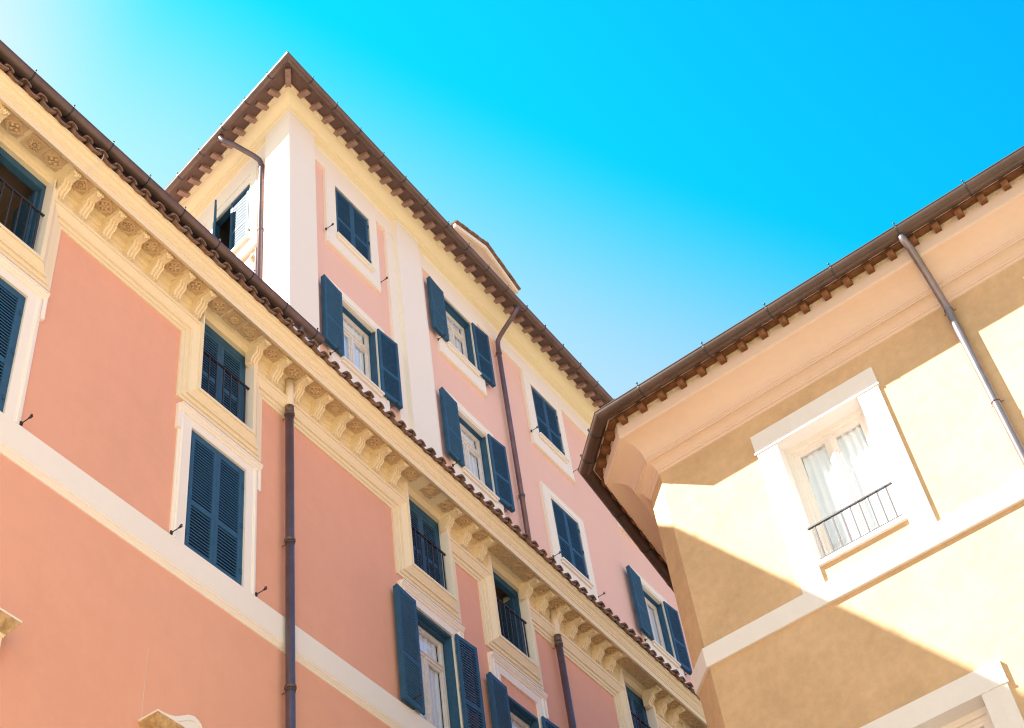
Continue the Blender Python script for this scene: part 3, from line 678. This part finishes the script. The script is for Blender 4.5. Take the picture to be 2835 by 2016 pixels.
# gabled dormer whose top shows over the gutter
D_ = 12.15; kx = D_/13.5
pk = (25.51*kx-BX, 1.6+37.72*kx-.07); rt = (27.15*kx-BX, 1.6+37.12*kx-.09); lt = (2*pk[0]-rt[0]-.1, rt[1]-.02)
g = MB(); g.prism([(lt[0]+.08, 32.3), (rt[0]-.08, 32.3), (rt[0]-.08, rt[1]-.04), (pk[0], pk[1]-.02), (lt[0]+.08, lt[1]-.04)], .15, 3.5, lambda p, a: (p[0], a, p[1])); dm = g.obj('dormer', OCHRE, B)
g = MB(); g.prism([(lt[0], lt[1]), (pk[0], pk[1]), (rt[0], rt[1]), (rt[0], rt[1]-.14), (pk[0], pk[1]-.15), (lt[0], lt[1]-.14)], .08, .16, lambda p, a: (p[0], a, p[1])); g.obj('raking_trim', CREAM2, dm)
g = MB()
for a, b in ((lt, pk), (pk, rt)):
    v = Vector((b[0]-a[0], b[1]-a[1])); n = 6
    for i in range(n):
        q0 = Vector(a)+v*(i/n-.01); q1 = Vector(a)+v*((i+1)/n+.02); lift = .02*((i if a == lt else n-1-i) % 2)
        q0.y += .004+lift; q1.y += .004+lift; nn = Vector((-v.y, v.x)).normalized()*.05
        g.hex([(q0.x, .0, q0.y), (q1.x, .0, q1.y), (q1.x, 3.5, q1.y), (q0.x, 3.5, q0.y), (q0.x+nn.x, .0, q0.y+nn.y), (q1.x+nn.x, .0, q1.y+nn.y), (q1.x+nn.x, 3.5, q1.y+nn.y), (q0.x+nn.x, 3.5, q0.y+nn.y)])
g.tube([(pk[0]+.02, .02, pk[1]+.07), (pk[0]+.02, 3.4, pk[1]+.07)], .085, 10); g.obj('tile_coping', TILE, dm)

# =================================================================== OCHRE BUILDING (right)
uY = (-.04833, -.99883)
Y = empty('ochre_building', (16.226, 6.1845, 0), math.atan2(uY[1], uY[0]), 'sunlit ochre corner building on the right with white stone window frame and deep curved cornice', 'building')
def toL(wx, wy):   # world direction -> local
    return (wx*uY[0]+wy*uY[1], wx*.99883+wy*-.04833)
uc = toL(.70908, .70513); ut = toL(math.sin(math.radians(84.4)), math.cos(math.radians(84.4)))
CW = .57
ce = (uc[0]*CW, uc[1]*CW); te = (ce[0]+ut[0]*16, ce[1]+ut[1]*16)
YL = 11.5
yplan = [te, ce, (0, 0), (YL, 0)]
OC = [2.635, 7.155]; OH = .685; OZ = [(14.63, 16.93), (9.4, 11.70)]
g = MB(); wall_grid(g, 0, YL, 0, 17.8, [(c-OH, c+OH, a, b) for c in OC for a, b in OZ], 0)
for p, q in ((te, ce), (ce, (0, 0))): g.add([(p[0], p[1], 0), (q[0], q[1], 0), (q[0], q[1], 17.8), (p[0], p[1], 17.8)], [(0, 1, 2, 3)])
g.add([(YL, 0, 0), (YL, 9, 0), (YL, 9, 17.8), (YL, 0, 17.8)], [(0, 1, 2, 3)]); g.obj('wall', OCHRE, Y)
g = MB(); g.sweep(yplan, [(0, 13.94), (.045, 13.94), (.05, 13.95), (.05, 14.255), (0, 14.26)], fxy, -1, close=True); g.obj('string_course', STONE, Y)
cove = [(.225+(.565-.225)*(1-math.cos(t*PI/2)), 17.885+(18.165-17.885)*math.sin(t*PI/2)) for t in [i/12 for i in range(13)]]
g = MB(); g.sweep(yplan, [(-.05, 17.66), (0, 17.66), (.012, 17.665), (.03, 17.70), (.045, 17.705), (.05, 17.735), (.062, 17.745), (.075, 17.775), (.10, 17.805), (.135, 17.825), (.165, 17.83), (.19, 17.825), (.195, 17.85), (.212, 17.852), (.212, 17.882)]+cove+[(.58, 18.167), (.59, 18.158), (.61, 18.165), (.62, 18.19), (.62, 18.34), (.608, 18.35), (.608, 18.425), (.5, 18.425), (-.05, 18.425)], fxy, -1, close=True); g.obj('cornice', OCHREC, Y)
g = MB(); g.sweep(yplan, [(.3, 18.41), (.603, 18.41), (.603, 18.524), (.3, 18.524)], fxy, -1, close=True); g.obj('eave_infill', MORTAR, Y)
g = MB(); g.sweep(yplan, [(.3, 18.512), (.73, 18.512), (.73, 18.53), (.3, 18.53)], fxy, -1, close=True); g.obj('eave_board', WOOD, Y)
g = MB(); g.sweep(yplan, [(.3, 18.532), (.84, 18.532), (.84, 18.55), (.0, 18.75), (-.2, 18.75)], fxy, -1, close=True); g.obj('tile_underlay', OCHREC, Y)
q = MB(); q.prism([(.4, 18.509), (.75, 18.509), (.75, 18.44), (.72, 18.40), (.64, 18.385), (.4, 18.385)], -.052, .052, lambda p, a: (a, -p[0], p[1])); YR = q.mesh('rafter', WOOD)
for i in range(32):
    x = -.08+.37*i
    if x < YL: MB().obj('rafter', WOOD, Y, (x, 0, 0), 0, YR)
ca = math.atan2(-uc[1], -uc[0]); ta = math.atan2(-ut[1], -ut[0])
for k in range(3): t = -.02+.30*k; MB().obj('rafter', WOOD, Y, (uc[0]*t, uc[1]*t, 0), ca, YR)
for k in range(16): t = .05+.37*k; MB().obj('rafter', WOOD, Y, (ce[0]+ut[0]*t, ce[1]+ut[1]*t, 0), ta, YR)
yo, yz, yr = .86, 18.58, .12
g = MB(); g.sweep(yplan, gutter_prof(yo, yz, yr, n=18), fxy, -1, close=True); gY = g.obj('gutter', COPPER2, Y)
ncx = (-uc[1], uc[0]) ; 
def rn(d): return (d[1], -d[0])
for x in (.44, 1.65, 2.78, 3.90, 5.0, 6.12, 7.25, 8.4, 9.5): strap(gY, (x, 0), (0, -1), yo, yz, yr, IRON)
for t in (.05, .62): strap(gY, (uc[0]*t, uc[1]*t), rn((-uc[0], -uc[1])), yo, yz, yr, IRON)
for t in (.9, 2.0, 3.1, 4.2, 5.3): strap(gY, (ce[0]+ut[0]*t, ce[1]+ut[1]*t), rn((-ut[0], -ut[1])), yo, yz, yr, IRON)
g = MB(); tiles_mb(g, .02, YL, .37, -.80, 18.60, 1.2, 19.2, rc=.085, courses=3); g.obj('roof_tiles', TILE, Y)
g = MB(); g.add([(te[0], te[1], 18.75), (ce[0], ce[1], 18.75), (ce[0]+2.5, 5, 20.2), (te[0]+1, te[1], 19.0)], [(0, 1, 2, 3)]); g.add([(0, 0, 18.75), (YL, 0, 18.75), (YL, 5, 20.2), (ce[0]+2.5, 5, 20.2)], [(0, 1, 2, 3)]); g.add([(0, 0, 18.75), (ce[0], ce[1], 18.75), (ce[0]+2.5, 5, 20.2)], [(0, 1, 2)])
g.obj('roof', TILE, Y)
for wi, c in enumerate(OC):
    for zi, (z0, z1) in enumerate(OZ):
        H = z1-z0
        s_ = MB(); ow = 1.02; lint = .37 if zi == 0 else .33
        s_.box(c-ow, c-OH, -.045, .02, (14.262 if zi == 0 else z0-.4), z1); s_.box(c+OH, c+ow, -.045, .02, (14.262 if zi == 0 else z0-.4), z1)
        s_.box(c-ow-.02, c+ow+.02, -.05, .02, z1, z1+lint); s_.box(c-ow-.035, c+ow+.03, -.058, -.049, z1+.0, z1+.03)
        s_.box(c-OH, c+OH, -.05, .3, z0-.07, z0)
        s_.box(c-OH-.02, c-OH, .02, .36, z0, z1); s_.box(c+OH, c+OH+.02, .02, .36, z0, z1); s_.box(c-OH, c+OH, .02, .36, z1, z1+.02)
        ws = s_.obj('window_surround', STONE, Y)
        w = MB(); w.box(-OH, -OH+.09, .20, .26, 0, H); w.box(OH-.09, OH, .20, .26, 0, H); w.box(-OH+.09, OH-.09, .20, .26, H-.09, H)
        win = w.obj('window', CREAMWOOD, Y, (c, 0, z0))
        casement_parts(win, 2*OH-.14, H-.07, .27, CREAMWOOD, transom=None, curtain=2, wide=.07)
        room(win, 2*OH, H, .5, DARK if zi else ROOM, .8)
        r = MB(); rail_mb(r, 2*OH-.10, .60, -.02, 9, 0, .03); r.obj('railing', IRON, win)
m = MB(); m.tube([(5.0, -.86, 18.47), (5.0, -.86, 18.40), (5.01, -.83, 18.33), (5.02, -.76, 18.27), (5.02, -.40, 17.93), (5.02, -.34, 17.82), (5.02, -.28, 17.72), (5.02, -.16, 17.55), (5.02, -.10, 17.40), (5.02, -.10, 17.2), (5.02, -.10, 0)], .058, 18); p = m.obj('downpipe', PIPE2, Y)
for z in (17.42, 15.5, 13.0, 10.5): 
    q = MB(); q.tube([(5.02, -.10, z-.01), (5.02, -.10, z+.01)], .066, 16); q.tube([(4.93, -.06, z), (5.12, -.06, z)], .008, 6); q.obj('pipe_collar', PIPE, p)

# =================================================================== outside the frame: ground, and a townhouse added to bounce warm light
g = MB(); g.add([(-400, -400, 0), (400, -400, 0), (400, 400, 0), (-400, 400, 0)], [(0, 1, 2, 3)]); o = g.obj('ground', PAVE); o['kind'] = 'structure'
O = empty('bounce_townhouse', (-28, -6.5, 0), 0, 'unseen apricot townhouse added across the street to bounce warm light onto the pink palazzo', 'building')
OP = plaster('apricot_plaster', (.76, .60, .36), .05)  # wall colour chosen for the warm light it throws back
g = MB(); hl = [(2+3.4*i, 3.1+3.4*i, z, z+1.8) for i in range(8) for z in (2.5, 6.3, 10.1)]
wall_grid(g, 0, 29, 0, 16.5, hl, 0); g.add([(0, 0, 0), (29, 0, 0), (29, -9, 0), (0, -9, 0), (0, 0, 16.5), (29, 0, 16.5), (29, -9, 16.5), (0, -9, 16.5)], [(4, 5, 6, 7), (0, 3, 7, 4), (1, 2, 6, 5), (2, 3, 7, 6)]); g.obj('wall', OP, O)
for a, b, z, z2 in hl:
    w = MB(); w.box(a-.12, a, -.12, .06, z-.1, z2+.12); w.box(b, b+.12, -.12, .06, z-.1, z2+.12); w.box(a, b, -.12, .06, z2, z2+.12); w.box(a, b, -.12, .06, z-.1, z); wf = w.obj('window', STONE, O)
    w = MB(); w.box(a, (a+b)/2-.002, -.10, -.06, z, z2); w.box((a+b)/2+.002, b, -.10, -.06, z, z2); w.obj('shutter', BLUE, wf)
w = MB(); w.box(-.3, 29.3, -9, .45, 16.5, 16.8); w.obj('roof', TILE, O)
